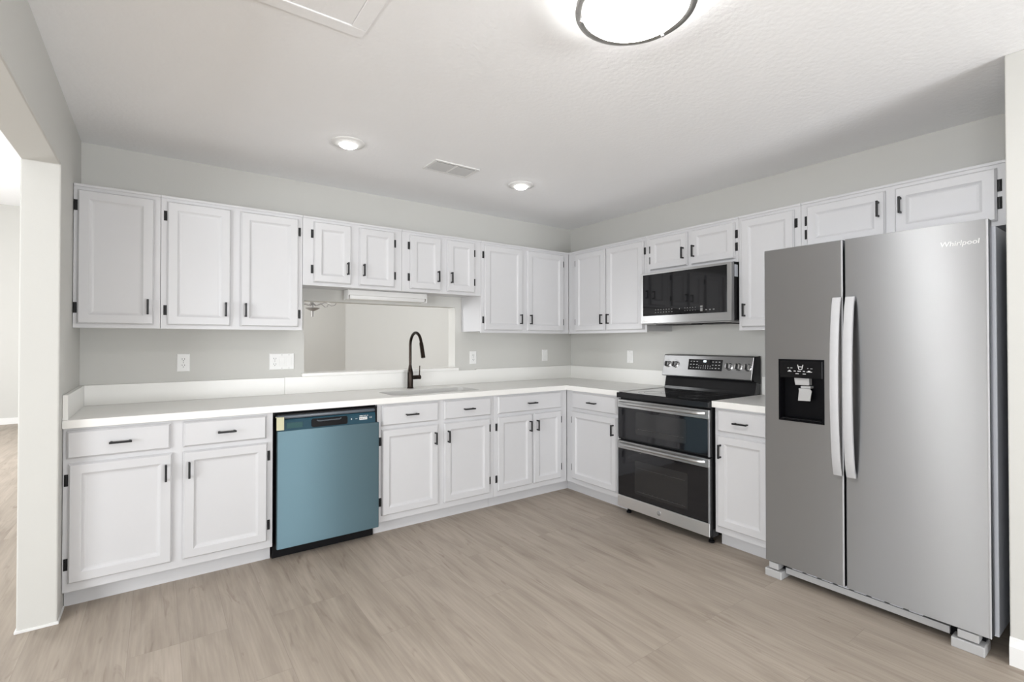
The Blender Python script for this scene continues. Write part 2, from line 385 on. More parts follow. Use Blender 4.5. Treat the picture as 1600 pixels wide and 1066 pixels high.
ZT, ZB, ZS = 2.122, 1.36, 1.662
upper('tall white wall cabinet with one wide door beside the left wall', WL+0.001, -3.455, ZB, ZT, [(-3.811, -3.485, 'R', 'L')])
upper('tall white two-door wall cabinet left of the sink, above the double switch plate', -3.455, -2.694, ZB, ZT, [(-3.425, -3.108, 'R', 'L'), (-3.056, -2.722, 'L', 'R')])
upper('short white two-door cabinet over the sink, left of the matching pair', -2.694, -1.998, ZS, ZT, [(-2.626, -2.378, 'R', 'L'), (-2.320, -2.061, 'L', 'R')], pull_dz=0.105, hz=(0.087, 0.082))
upper('short white two-door cabinet above the faucet, right one over the sink', -1.998, -1.303, ZS, ZT, [(-1.935, -1.682, 'R', 'L'), (-1.621, -1.375, 'L', 'R')], pull_dz=0.105, hz=(0.087, 0.082))
upper('tall white two-door wall cabinet in the corner, on the sink wall', -1.303, -0.003, ZB, ZT, [(-1.274, -0.883, 'R', 'L'), (-0.829, -0.405, 'L', 'R')], frame_u1=UF-0.0005)
upper('tall white two-door wall cabinet in the corner, left of the microwave', 0.327, 1.238, ZB, ZT, [(0.429, 0.800, 'R', 'L'), (0.820, 1.213, 'L', 'R')], 'R')
upper('short white two-door cabinet directly above the microwave', 1.238, 1.9965, 1.822, ZT, [(1.279, 1.612, 'R', 'L'), (1.645, 1.974, 'L', 'R')], 'R', pull_dz=0.093, hz=(0.079, 0.082))
upper('tall narrow white single-door wall cabinet between microwave and refrigerator', 1.9965, 2.388, ZB, ZT, [(2.020, 2.352, 'L', 'R')], 'R', pull_dz=0.111)
upper('wide short white two-door cabinet above the refrigerator', 2.388, 3.318, 1.822, ZT, [(2.425, 2.813, 'R', 'L'), (2.855, 3.240, 'L', 'R')], 'R', pull_dz=0.150, hz=(0.083, 0.082))

def base_cab(label, u0, u1, doors, drawers, wall='B', frame=None, toe=None, open_top=False):
    t = thing('base_cabinet', label, 'cabinet', ((u0+u1)/2, BF/2, 0), wall)
    e = 0.0008; f0, f1 = frame or (u0, u1); t0, t1 = toe or (f0, f1)
    c = MB()
    if open_top:      # sides, floor, back and front rail round the sink bowl
        c.box(u0+e, u0+0.019, BF+0.02, -0.002, 0.0925, 0.8735).box(u1-0.019, u1-e, BF+0.02, -0.002, 0.0925, 0.8735)
        c.box(u0+0.019, u1-0.019, BF+0.02, -0.002, 0.0925, 0.11).box(u0+0.019, u1-0.019, -0.012, -0.002, 0.11, 0.8735)
    else: c.box(u0+e, u1-e, BF+0.02, -0.002, 0.0925, 0.8735)
    part('carcass', c, M['cab'], t)
    part('face_frame', MB().box(f0+e, f1-e, BF, BF+0.02, 0.092, 0.8735, bev=0.0015), M['cab'], t)
    part('toe_kick', MB().box(t0+e, t1-e, -0.545, -0.531, 0.0, 0.0915, bev=0.001), M['cab'], t)
    for d0, d1, pl, hg in doors: door(t, d0, d1, 0.135, 0.703, BF, pl, hg, 0.607, (0.09, 0.078))
    for d0, d1 in drawers: drawer(t, d0, d1, 0.727, 0.861, BF)
    return t
base_cab('white base cabinet with two drawers and two doors beside the left wall', WL+0.001, -2.918,
         [(-3.807, -3.401, 'R', 'L'), (-3.354, -2.949, 'L', 'R')], [(-3.815, -3.408), (-3.354, -2.954)])
base_cab('white sink base cabinet with two drawer fronts and two doors, right of the dishwasher', -2.294, -1.3725,
         [(-2.264, -1.852, 'R', 'L'), (-1.803, -1.415, 'L', 'R')], [(-2.266, -1.850), (-1.805, -1.405)], open_top=True)
base_cab('white corner base cabinet with one wide drawer and two narrow doors on the sink wall', -1.3725, -0.003,
         [(-1.338, -1.006, 'R', 'L'), (-0.986, -0.690, 'L', 'R')], [(-1.338, -0.690)], frame=(-1.3725, BF-0.0005), toe=(-1.3725, -0.5305))
base_cab('white single-door base cabinet between the corner and the range', 0.6165, 1.222,
         [(0.692, 1.192, 'R', 'L')], [(0.700, 1.190)], 'R', toe=(0.5455, 1.222))
base_cab('narrow white base cabinet with one drawer and one door between range and refrigerator', 1.998, 2.362,
         [(2.020, 2.340, 'L', 'R')], [(2.022, 2.340)], 'R')

# ------------------------------------------------------------ worktops and splashbacks
CT, CB_ = 0.914, 0.8745
SX0, SX1, SY0, SY1 = -2.15, -1.43, -0.545, -0.235
outline = [(WL+0.001, -0.643), (-0.643, -0.643), (-0.643, -1.2265), (-0.001, -1.2265), (-0.001, -0.001), (WL+0.001, -0.001)]
hole = rrect(SX0, SX1, SY0, SY1, 0.05)
wt = MB().prism(outline, CB_, CT, 'z', holes=[hole], bev=0.002)
solo('worktop', wt, M['quartz'], (-1.9, -0.32, CB_), 'long white quartz L-shaped worktop with the sink cut into it', 'countertop')
solo('worktop', MB().box(-0.643, -0.001, -2.364, -1.991, CB_, CT, bev=0.002), M['quartz'], (-0.32, -2.18, CB_), 'short piece of white quartz worktop between the range and the refrigerator', 'countertop')
bs = 'quartz upstands along the worktop'
solo('backsplash', MB().box(WL+0.0215, -2.7405, -0.021, -0.001, CT+0.0005, 1.033, bev=0.0015), M['quartz'], (-3.2, -0.01, CT), 'low white quartz upstand on the sink wall, left of the sink opening', 'backsplash', bs)
solo('backsplash', MB().box(-2.7395, -1.1605, -0.024, -0.001, CT+0.0005, 1.0345, bev=0.0015), M['quartz'], (-1.95, -0.01, CT), 'white quartz upstand behind the faucet, under the opening sill', 'backsplash', bs)
solo('backsplash', MB().box(-1.1595, -0.001, -0.021, -0.001, CT+0.0005, 1.04, bev=0.0015), M['quartz'], (-0.6, -0.01, CT), 'low white quartz upstand on the sink wall, right of the sink up to the corner', 'backsplash', bs)
solo('backsplash', MB().box(-0.021, -0.001, -1.2265, -0.0215, CT+0.0005, 1.04, bev=0.0015), M['quartz'], (-0.01, -0.6, CT), 'low white quartz upstand on the range wall between corner and range', 'backsplash', bs)
solo('backsplash', MB().box(-0.021, -0.001, -2.364, -1.991, CT+0.0005, 1.04, bev=0.0015), M['quartz'], (-0.01, -2.18, CT), 'short white quartz upstand between the range and the refrigerator', 'backsplash', bs)
solo('backsplash', MB().box(WL+0.001, WL+0.021, -0.635, -0.001, CT+0.0005, 1.033, bev=0.0015), M['quartz'], (WL+0.01, -0.3, CT), 'white quartz side upstand against the left wall end of the worktop', 'backsplash', bs)

# ------------------------------------------------------------ sink and faucet
t = thing('kitchen_sink', 'undermount stainless sink set in the worktop below the faucet', 'sink', ((SX0+SX1)/2, (SY0+SY1)/2, 0.69))
b = MB(); bm = b.bm; loops = []
for ins, z, r in ((-0.012, CB_-0.0008, 0.06), (0.0, CB_-0.0008, 0.05), (0.002, CB_-0.02, 0.05), (0.008, 0.72, 0.05), (0.03, 0.698, 0.06), (0.06, 0.694, 0.05)):
    loops.append([bm.verts.new((x, y, z)) for x, y in rrect(SX0+ins, SX1-ins, SY0+ins, SY1-ins, r)])
for a, c in zip(loops, loops[1:]):
    n = len(a)
    for k in range(n): bm.faces.new((a[k], a[(k+1) % n], c[(k+1) % n], c[k]))
bm.faces.new(loops[-1]); bmesh.ops.recalc_face_normals(bm, faces=bm.faces)
part('basin', b, M['sink_steel'], t, smooth=True)
part('drain', MB().lathe([(0.045, 0.6945), (0.045, 0.698), (0.036, 0.6985), (0.03, 0.696)], ((SX0+SX1)/2, (SY0+SY1)/2, 0)), M['chrome'], t, smooth=True)

fx, fy = -1.834, -0.115
t = thing('kitchen_faucet', 'dark bronze high-arc pull-down faucet standing behind the sink', 'faucet', (fx, fy, CT+0.0005))
part('body', MB().lathe([(0.026, CT+0.0005), (0.026, CT+0.006), (0.0225, CT+0.010), (0.0225, 1.035), (0.020, 1.055), (0.014, 1.085), (0.0122, 1.10)], (fx, fy, 0), n=28), M['bronze'], t, smooth=True)
arc = [(fx, fy, 1.095), (fx, fy, 1.17), (fx, fy, 1.255)]
R_ = 0.1
for k in range(1, 17):
    a = PI - k*(PI*0.93)/16; arc.append((fx, fy-R_-R_*math.cos(a), 1.255+R_*math.sin(a)))
part('spout', MB().tube(arc, 0.0115, 18), M['bronze'], t, smooth=True)
e0 = Vector(arc[-1]); d0 = (e0-Vector(arc[-2])).normalized()
hd = MB().tube([e0-d0*0.004, e0+d0*0.001, e0+d0*0.02, e0+d0*0.1, e0+d0*0.118, e0+d0*0.12], [0.0125, 0.0145, 0.0155, 0.0165, 0.0165, 0.014], 20)
sh = part('spray_head', hd, M['bronze'], t, smooth=True)
bt = MB()
for k in (0.045, 0.06, 0.075):
    q = e0+d0*k; bt.box(fx-0.004, fx+0.004, q.y+0.0135, q.y+0.0195, q.z-0.005, q.z+0.005, bev=0.0015)
part('button', bt, M['black_plastic'], sh)
part('handle_hub', MB().tube([(fx+0.018, fy, 1.0), (fx+0.07, fy, 1.0), (fx+0.086, fy, 1.0), (fx+0.089, fy, 1.0)], [0.0165, 0.0165, 0.0175, 0.014], 20), M['bronze'], t, smooth=True)
part('lever', MB().tube([(fx+0.078, fy, 1.01), (fx+0.08, fy, 1.04), (fx+0.082, fy, 1.092)], [0.005, 0.0048, 0.0045], 12), M['bronze'], t, smooth=True)

# ------------------------------------------------------------ dishwasher
t = thing('dishwasher', 'dishwasher with blue protective film still on its steel door', 'dishwasher', (-2.606, -0.33, 0))
part('tub', MB().box(-2.912, -2.300, -0.60, -0.03, 0.10, 0.868), M['cavity'], t)
part('toe_kick', MB().box(-2.912, -2.300, -0.560, -0.545, 0.0, 0.10, bev=0.002), M['black_plastic'], t)
dd = part('door', MB().box(-2.900, -2.302, -0.642, -0.602, 0.10, 0.862, bev=0.004), M['black_plastic'], t)
part('door_panel', MB().box(-2.905, -2.297, -0.664, -0.642, 0.083, 0.764, bev=0.004, seg=3), M['film'], dd, label='blue film over stainless door panel')
cp = MB().prism([(-0.642, 0.764), (-0.660, 0.764), (-0.656, 0.815), (-0.650, 0.828), (-0.642, 0.832)], -2.903, -2.320, 'x', bev=0.0015)
ct = part('control_panel', cp, M['film_dark'], dd, label='dark control panel under blue film')
part('panel_lip', MB().box(-2.903, -2.320, -0.652, -0.60, 0.833, 0.853, bev=0.006, seg=3), M['film_lip'], dd, smooth=True)
part('trim_strip', MB().box(-2.875, -2.345, -0.640, -0.60, 0.8545, 0.8595, bev=0.001), M['grey_plastic'], dd)
part('handle_pocket', MB().prism(rrect(-2.715, -2.500, 0.772, 0.822, 0.012), -0.6625, -0.650, 'y'), M['cavity'], ct)
part('handle_bar', MB().tube([(-2.685, -0.664, 0.812), (-2.675, -0.667, 0.808), (-2.55, -0.667, 0.808), (-2.54, -0.664, 0.814)], 0.004, 10), M['film_lip'], ct, smooth=True)
part('display', MB().box(-2.852, -2.765, -0.661, -0.655, 0.778, 0.810, bev=0.001), M['film_screen'], ct)
lb = part('sticker', MB().box(-2.425, -2.375, -0.6615, -0.655, 0.789, 0.806), M['paper'], ct, label='white sticker')
mk = MB()
for k in range(4): mk.box(-2.421+k*0.011, -2.413+k*0.011, -0.6620, -0.6612, 0.7945, 0.8005)
part('printing', mk, M['mark_dim'], lb)
mk = MB()
for x0, x1, z0, z1 in ((-2.424, -2.404, 0.811, 0.816), (-2.398, -2.392, 0.812, 0.816), (-2.387, -2.381, 0.812, 0.816), (-2.375, -2.369, 0.812, 0.816), (-2.478, -2.472, 0.795, 0.803), (-2.450, -2.438, 0.797, 0.799)):
    mk.box(x0, x1, -0.661, -0.655, z0, z1)
part('control_icons', mk, M['mark'], ct)
share('emblem', text_mesh('GE', 0.014, 0.0004, M['mark']), (-2.352, -0.6605, 0.800), ct)
part('protective_tape', MB().box(-2.9085, -2.868, -0.668, -0.6655, 0.772, 0.845, bev=0.001).box(-2.9085, -2.868, -0.668, -0.64, 0.845, 0.847), M['tape'], dd, label='strip of cream tape holding the film')

# ------------------------------------------------------------ range (wall R, u = -y)
U0, U1 = 1.2295, 1.9885
t = thing('electric_range', 'freestanding stainless double-oven electric range with black glass top', 'stove', ((U0+U1)/2, -0.33, 0), 'R')
part('body', MB().box(U0+0.002, U1-0.002, -0.627, -0.03, 0.05, 0.893, bev=0.002), M['black_enamel'], t)
for u in (U0+0.04, U1-0.04):
    for y in (-0.58, -0.1): part('foot', MB().lathe([(0.018, 0.0), (0.018, 0.012), (0.009, 0.014), (0.009, 0.055)], (u, y, 0), n=16), M['black_plastic'], t)
ck = part('cooktop', MB().box(U0, U1, -0.672, -0.065, 0.868, 0.9065, bev=0.004), M['black_enamel'], t)
part('glass_top', MB().box(U0+0.012, U1-0.012, -0.655, -0.10, 0.9067, 0.9095, bev=0.001), M['black_glass'], ck)
for cu, cy, r in ((U0+0.2, -0.5, 0.105), (U0+0.2, -0.24, 0.075), (U1-0.2, -0.5, 0.115), (U1-0.2, -0.24, 0.075), ((U0+U1)/2, -0.2, 0.05)):
    g = MB()
    for rr in (r, r*0.62): g.lathe([(rr, 0.9096), (rr, 0.91), (rr-0.003, 0.91), (rr-0.003, 0.9096)], (cu, cy, 0), n=48, cap=False)
    part('burner_ring', g, M['burner'], ck)
# upper and lower oven doors
def oven_door(z0, z1, gz0, gz1, win):
    d = part('oven_door', MB().box(U0+0.001, U1-0.001, -0.652, -0.630, z0, z1, bev=0.003), M['black_enamel'], t, ((U0+U1)/2, -0.64, z0))
    part('door_glass', MB().box(U0+0.003, U1-0.014, -0.6575, -0.652, gz0, gz1, bev=0.0015), M['oven_glass'], d)
    part('edge_trim', MB().box(U1-0.0135, U1-0.001, -0.660, -0.652, z0, gz1+0.002, bev=0.0015), M['steel'], d, label='stainless edge strip')
    part('oven_window', MB().prism(rrect(U0+win[0], U1-win[0], win[1], win[2], 0.012), -0.6582, -0.6574, 'y'), M['oven_window'], d)
    h = MB()   # stainless handle band whose middle is scooped and stands off the door
    h.box(U0+0.001, U1-0.001, -0.664, -0.650, gz1+0.0005, z1-0.004, bev=0.003)
    hb = part('handle_band', h, M['steel_bright'], d, label='bright stainless band')
    zc = (gz1+z1)/2 + 0.004
    g = MB(); pts = []; n = 24
    for k in range(n+1):
        s = k/n; u = U0+0.03+(U1-U0-0.06)*s
        out = 0.030*min(1, math.sin(PI*s)*3.2)**0.7 if 0 < s < 1 else 0
        pts.append((u, -0.664-out, zc))
    g.tube(pts, [0.012]*(n+1), 14)
    part('handle', g, M['steel_bright'], hb, smooth=True)
    return d
d1 = oven_door(0.560, 0.860, 0.572, 0.797, (0.17, 0.615, 0.775))
rk = MB(); rk.tube([(U0+0.19, -0.6588, 0.655), (U1-0.19, -0.6588, 0.655)], 0.0014, 8)
part('oven_rack', rk, M['rack'], d1)
d2 = oven_door(0.062, 0.553, 0.146, 0.492, (0.16, 0.185, 0.425))
rk = MB()
for z in (0.375, 0.205): rk.tube([(U0+0.18, -0.6588, z), (U1-0.18, -0.6588, z)], 0.0014, 8)
for k in range(10): rk.tube([(U0+0.2+k*0.04, -0.6588, 0.205), (U0+0.2+k*0.04, -0.6588, 0.212)], 0.001, 6)
part('oven_rack', rk, M['rack'], d2)
bp = part('bottom_panel', MB().box(U0+0.001, U1-0.001, -0.662, -0.653, 0.060, 0.1445, bev=0.002), M['steel_panel'], d2, label='brushed stainless strip')
part('badge', MB().lathe([(0.0165, -0.6622), (0.0165, -0.6645), (0.0145, -0.6655)], (1.604, 0, 0.103), 'y', 28), M['steel_bright'], t, smooth=True)
share('emblem', text_mesh('GE', 0.017, 0.0003, M['grey_plastic']), (1.604, -0.6658, 0.103), t)
# rear guard with the controls, leaning back a little
part('riser', MB().prism([(-0.03, 0.895), (-0.105, 0.895), (-0.100, 0.93), (-0.075, 1.03), (-0.03, 1.03)], U0+0.004, U1-0.004, 'x', bev=0.002), M['black_enamel'], t)
gp = part('control_panel', MB().prism([(-0.034, 1.012), (-0.128, 1.012), (-0.132, 1.02), (-0.096, 1.176), (-0.088, 1.183), (-0.034, 1.183)], U0+0.002, U1-0.014, 'x', bev=0.0025), M['steel_guard'], t, label='stainless control panel')
part('end_cap', MB().prism([(-0.030, 0.99), (-0.120, 1.008), (-0.132, 1.02), (-0.094, 1.180), (-0.030, 1.184)], U1-0.0135, U1-0.001, 'x', bev=0.002), M['black_plastic'], t)
def on_guard(z): return -0.132 + (z-1.02)*(0.036/0.156)       # panel face y at height z
TILT = math.atan2(0.036, 0.156)
def tilted(mb_fn, u, z, name, m, parent, smooth=False, label=None):
    """parts built facing -y around the origin, tilted with the panel"""
    me = mb_fn().mesh(name, m, smooth=smooth); me.transform(Matrix.Rotation(-TILT, 4, 'X'))
    return share(name, me, (u, on_guard(z), z), parent, label)
dp = tilted(lambda: MB().box(-0.141, 0.141, -0.003, 0.002, -0.042, 0.042, bev=0.0015), 1.606, 1.110, 'touch_display', M['black_glass'], gp)
def keys():
    b = MB()
    for s in (-1, 1):
        for r in range(3):
            for c in range(3): b.box(s*(0.118-c*0.026)-0.006, s*(0.118-c*0.026)+0.006, -0.0036, -0.0028, 0.022-r*0.024, 0.0265-r*0.024)
    for r in range(2):
        for c in range(6): b.box(-0.050+c*0.019, -0.046+c*0.019, -0.0036, -0.0028, -0.012-r*0.016, -0.005-r*0.016)
    return b
tilted(keys, 1.606, 1.110, 'keypad', M['mark'], dp)
tilted(lambda: MB().box(-0.013, 0.010, -0.0038, -0.0028, 0.020, 0.033), 1.606, 1.110, 'clock_digits', M['digits'], dp)
for u in (1.277, 1.346, 1.801, 1.872, 1.942):
    kb = tilted(lambda: MB().lathe([(0.027, 0.0), (0.027, -0.004), (0.0235, -0.006), (0.022, -0.024), (0.0195, -0.027)], (0, 0, 0), 'y', 28), u, 1.104, 'knob', M['chrome'], gp, smooth=True)
    tilted(lambda: MB().box(-0.0055, 0.0055, -0.036, -0.020, -0.020, 0.020, bev=0.002), u, 1.104, 'knob_grip', M['black_metal'], kb)
def dial():
    b = MB()
    for u in (1.277, 1.346, 1.801, 1.872, 1.942): b.box(u-1.606-0.007, u-1.606+0.007, -0.0012, 0.001, 0.040, 0.0425)
    return b
tilted(dial, 1.606, 1.104, 'dial_printing', M['mark_dim'], gp)

# ------------------------------------------------------------ microwave
t = thing('microwave', 'over-the-range stainless microwave with black glass door above the stove', 'microwave', (1.62, -0.2, 1.42), 'R')
A0, A1 = 1.2435, 1.9925
part('body', MB().box(A0+0.003, A1-0.003, -0.372, -0.004, 1.432, 1.8195, bev=0.002), M['black_plastic'], t)
df = part('door', MB().box(A0, A1, -0.412, -0.374, 1.424, 1.815, bev=0.004, seg=3), M['steel_bright'], t)
gl = part('door_glass', MB().box(A0+0.026, A1-0.030, -0.4135, -0.410, 1.483, 1.799, bev=0.001), M['black_glass'], df)
kp = MB()
for r in range(2):
    for c in range(7): kp.box(1.385+c*0.024, 1.393+c*0.024, -0.4141, -0.4134, 1.504+r*0.020, 1.509+r*0.020)
    for c in range(5): kp.box(1.640+c*0.021, 1.646+c*0.021, -0.4141, -0.4134, 1.506+r*0.020, 1.510+r*0.020)
for c in range(3): kp.box(1.805+c*0.028, 1.817+c*0.028, -0.4141, -0.4134, 1.503, 1.510)
kp.box(1.595, 1.600, -0.4141, -0.4134, 1.520, 1.528)
part('keypad', kp, M['mark_dim'], gl)
part('clock_display', MB().box(1.765, 1.783, -0.4143, -0.4134, 1.498, 1.520).box(1.765, 1.783, -0.4143, -0.4134, 1.525, 1.537), M['mark_dim'], gl)
part('sticker', MB().box(1.268, 1.325, -0.4128, -0.411, 1.436, 1.443).box(1.268, 1.285, -0.4128, -0.411, 1.447, 1.456), M['plate'], df)
part('side_vent', MB().box(A1-0.004, A1-0.0005, -0.368, -0.330, 1.72, 1.80, bev=0.001), M['side_grey'], t)
un = MB().box(A0+0.02, A1-0.02, -0.395, -0.03, 1.418, 1.4315, bev=0.003)
part('underside', un, M['grey_plastic'], t)
for u in (A0+0.22, A1-0.22): part('grease_filter', MB().box(u-0.13, u+0.13, -0.34, -0.12, 1.413, 1.419, bev=0.002), M['black_plastic'], t)

# ------------------------------------------------------------ refrigerator
F0, F1, FS = 2.377, 3.281, 2.765
t = thing('refrigerator', 'stainless side-by-side refrigerator with ice and water dispenser', 'refrigerator', ((F0+F1)/2, -0.38, 0), 'R')
part('cabinet', MB().box(F0+0.006, F1+0.010, -0.672, -0.03, 0.075, 1.765, bev=0.004), M['side_grey'], t, label='grey enamel cabinet sides')
for u in (F0+0.06, F1-0.06): part('hinge_cover', MB().box(u-0.045, u+0.045, -0.73, -0.62, 1.7655, 1.785, bev=0.004), M['grey_plastic'], t)
part('gasket', MB().box(F0+0.012, F1-0.012, -0.684, -0.672, 0.085, 1.76), M['gasket'], t)
ZF0, ZF1 = 0.088, 1.788
DU0, DU1, DZ0, DZ1 = 2.456, 2.672, 0.870, 1.190
# left door with the dispenser recess cut in
ld = MB().prism([(F0, ZF0), (FS-0.004, ZF0), (FS-0.004, ZF1), (F0, ZF1)], -0.745, -0.685, 'y', holes=[rrect(DU0, DU1, DZ0, DZ1, 0.016)], bev=0.0035)
ldo = part('door', ld, M['steel'], t, (F0, -0.70, ZF0), label='left freezer door')
rdo = part('door', MB().box(FS+0.004, F1, -0.745, -0.685, ZF0, ZF1, bev=0.0035, seg=3), M['steel'], t, (F1, -0.70, ZF0), label='right refrigerator door')
for nm, u0, u1, p in (('door_edge', FS-0.0125, FS-0.0045, ldo), ('door_edge', F1-0.008, F1-0.0005, rdo)):
    part(nm, MB().box(u0, u1, -0.7475, -0.742, ZF0+0.004, ZF1-0.004, bev=0.002), M['handle_steel'], p, label='pale rounded door edge')
def fr_handle(u, p, skew):
    pts = []; n = 20; b = MB(); bm = b.bm; rows = []
    for k in range(n+1):
        s = k/n; z = 0.632+(1.504-0.632)*s
        out = 0.022+0.040*math.sin(PI*s)**0.6
        hw = 0.018; y = -0.745-out; cu = u + skew*math.sin(PI*s)
        th = 0.016 if 0 < k < n else 0.014
        rows.append([bm.verts.new(q) for q in ((cu-hw, y, z), (cu+hw*0.55, y, z), (cu+hw, y+0.004, z), (cu+hw, y+th, z), (cu-hw*0.5, y+th, z), (cu-hw, y+th-0.006, z))])
    for a, c in zip(rows, rows[1:]):
        for k in range(6): bm.faces.new((a[k], a[(k+1) % 6], c[(k+1) % 6], c[k]))
    bm.faces.new(rows[0]); bm.faces.new(rows[-1]); bmesh.ops.recalc_face_normals(bm, faces=bm.faces)
    for z in (0.632, 1.484): b.box(u-0.015, u+0.015, -0.765, -0.7445, z, z+0.020, bev=0.002)
    part('handle', b, M['handle_steel'], p, smooth=True, label='bowed pale satin handle')
fr_handle(2.741, ldo, 0.0); fr_handle(2.797, rdo, 0.0)
# dispenser
dz = part('dispenser', MB().rings(DU0-0.004, DU1+0.004, DZ0-0.004, DZ1+0.004, [(0, -0.744), (0.0005, -0.7475), (0.008, -0.7475), (0.008, -0.690)], cap=False).box(DU0, DU1, -0.692, -0.687, DZ0, DZ1), M['cavity'], ldo, label='black ice and water dispenser')
part('control_face', MB().box(DU0+0.004, DU1-0.004, -0.748, -0.725, 1.096, DZ1-0.004, bev=0.002), M['gloss_black'], dz)
ic = MB()
for x0, x1, z0, z1 in ((2.500, 2.520, 1.128, 1.131), (2.531, 2.541, 1.130, 1.134), (2.550, 2.566, 1.130, 1.134), (2.576, 2.586, 1.130, 1.134), (2.594, 2.620, 1.128, 1.131), (2.505, 2.515, 1.130, 1.136), (2.600, 2.612, 1.131, 1.136),
                       (2.500, 2.506, 1.146, 1.149), (2.514, 2.524, 1.147, 1.149), (2.597, 2.603, 1.147, 1.149), (2.612, 2.622, 1.146, 1.148), (2.540, 2.555, 1.117, 1.120), (2.575, 2.590, 1.117, 1.120)):
    ic.box(x0, x1, -0.7488, -0.747, z0, z1)
ic.prism([(2.549, 1.166), (2.555, 1.140), (2.572, 1.140), (2.578, 1.166), (2.575, 1.166), (2.5695, 1.143), (2.5575, 1.143), (2.552, 1.166)], -0.7488, -0.747, 'y')
ic.box(2.555, 2.572, -0.7488, -0.747, 1.153, 1.157)
part('touch_icons', ic, M['mark'], dz, label='white cup symbol and touch icons')
part('chute', MB().prism([(2.526, 1.096), (2.600, 1.096), (2.600, 1.060), (2.532, 1.058)], -0.735, -0.700, 'y', bev=0.002), M['grey_plastic'], dz)
pd = MB().prism([(2.548, 1.042), (2.604, 1.042), (2.612, 1.030), (2.604, 0.978), (2.545, 0.976), (2.550, 1.030)], -0.736, -0.728, 'y', bev=0.002)
pd.box(2.556, 2.604, -0.730, -0.69, 1.042, 1.055, bev=0.003)
part('paddle', pd, M['grey_plastic'], dz, label='grey dispenser paddle')
part('drip_tray', MB().box(DU0+0.01, DU1-0.01, -0.745, -0.695, DZ0+0.005, DZ0+0.012, bev=0.002), M['black_plastic'], dz)
share('brand_lettering', text_mesh('Whirlpool', 0.030, 0.0012, M['plate'], shear=0.12), (3.192, -0.7458, 1.700), rdo)
# base grille and levelling feet
gr = MB().box(F0+0.085, F1-0.14, -0.700, -0.680, 0.030, 0.062, bev=0.002)
part('base_grille', gr, M['grey_plastic'], t)
sl = MB()
for k in range(8): sl.box(F0+0.12+k*0.072, F0+0.17+k*0.072, -0.702, -0.680, 0.066, 0.080, bev=0.001)
part('grille_clips', sl, M['side_grey'], t)
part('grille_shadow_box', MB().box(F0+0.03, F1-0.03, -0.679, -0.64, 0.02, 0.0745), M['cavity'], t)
for u0, u1 in ((F0-0.006, F0+0.082), (F1-0.128, F1-0.022)):
    ft = part('foot_cover', MB().box(u0, u1, -0.742, -0.640, 0.0, 0.042, bev=0.004), M['grey_plastic'], t)
    part('hinge_block', MB().box(u0+0.02, u1-0.018, -0.738, -0.66, 0.047, 0.082, bev=0.004), M['grey_plastic'], ft)

# ------------------------------------------------------------ outlets and switches
def plate(label, u, z, wall, gangs, cat='outlet', name='wall_outlet'):
    W_ = 0.070 + 0.046*(len(gangs)-1); base = (u, -0.0005, z-0.057)
    t = thing(name, label, cat, base, wall)
    part('cover_plate', MB().rings(u-W_/2, u+W_/2, z-0.057, z+0.057, [(0, -0.0005), (0, -0.004), (0.004, -0.0065)]), M['plate'], t)
    for k, g in enumerate(gangs):
        c = u - 0.046*(len(gangs)-1)/2 + 0.046*k
        if g == 'o':
            for s in (-1, 1):
                zz = z+s*0.0195
                r = part('receptacle', MB().prism(rrect(c-0.0165, c+0.0165, zz-0.0145, zz+0.0145, 0.009), -0.0085, -0.006, 'y'), M['plate'], t)
                sl = MB()
                for dx in (-0.0065, 0.0065): sl.box(c+dx-0.0013, c+dx+0.0013, -0.0088, -0.0080, zz-0.001, zz+0.008)
                sl.lathe([(0.0027, -0.0088), (0.0027, -0.0080)], (c, 0, zz-0.0075), 'y', 12)
                part('slots', sl, M['slot'], r)
            part('screw', MB().lathe([(0.003, -0.0075), (0.003, -0.006)], (c, 0, z), 'y', 12), M['grey_plastic'], t)
        else:
            part('rocker', MB().prism([(-0.006, z-0.033), (-0.0105, z-0.033), (-0.0075, z), (-0.0095, z+0.033), (-0.006, z+0.033)], c-0.0165, c+0.0165, 'x', bev=0.0008), M['plate'], t)
            sc = MB()
            for s in (-1, 1): sc.lathe([(0.0028, -0.0075), (0.0028, -0.006)], (c, 0, z+s*0.046), 'y', 12)
            part('screw', sc, M['grey_plastic'], t)
    return t
plate('white duplex outlet on the sink wall under the leftmost wall cabinets', -3.333, 1.153, 'B', ['o'])
plate('wide white plate with an outlet and two switches, left of the sink opening', -2.756, 1.146, 'B', ['o', 's', 's'], 'switch', 'switch_plate')
plate('white duplex outlet just right of the sink opening', -1.182, 1.143, 'B', ['o'])
plate('white switch plate on the sink wall close to the corner', -0.350, 1.150, 'B', ['s'], 'switch', 'switch_plate')
plate('white outlet plate on the range wall left of the stove', 0.790, 1.150, 'R', ['s'], 'outlet', 'wall_outlet')

# ------------------------------------------------------------ under-cabinet light
t = thing('under_cabinet_light', 'slim white strip light fixed under the short cabinets over the sink', 'light', (-2.013, -0.09, 1.605))
part('housing', MB().box(-2.327, -1.700, -0.125, -0.020, 1.632, 1.6725, bev=0.003), M['plate'], t)
part('diffuser', MB().prism([(-0.122, 1.6318), (-0.112, 1.604), (-0.033, 1.604), (-0.024, 1.6318)], -2.318, -1.709, 'x', bev=0.004), M['plate'], t, smooth=True)
part('end_cap', MB().box(-2.332, -2.3275, -0.128, -0.018, 1.600, 1.6725, bev=0.001), M['trim'], t)
part('end_cap', MB().box(-1.6995, -1.695, -0.128, -0.018, 1.600, 1.6725, bev=0.001), M['trim'], t)

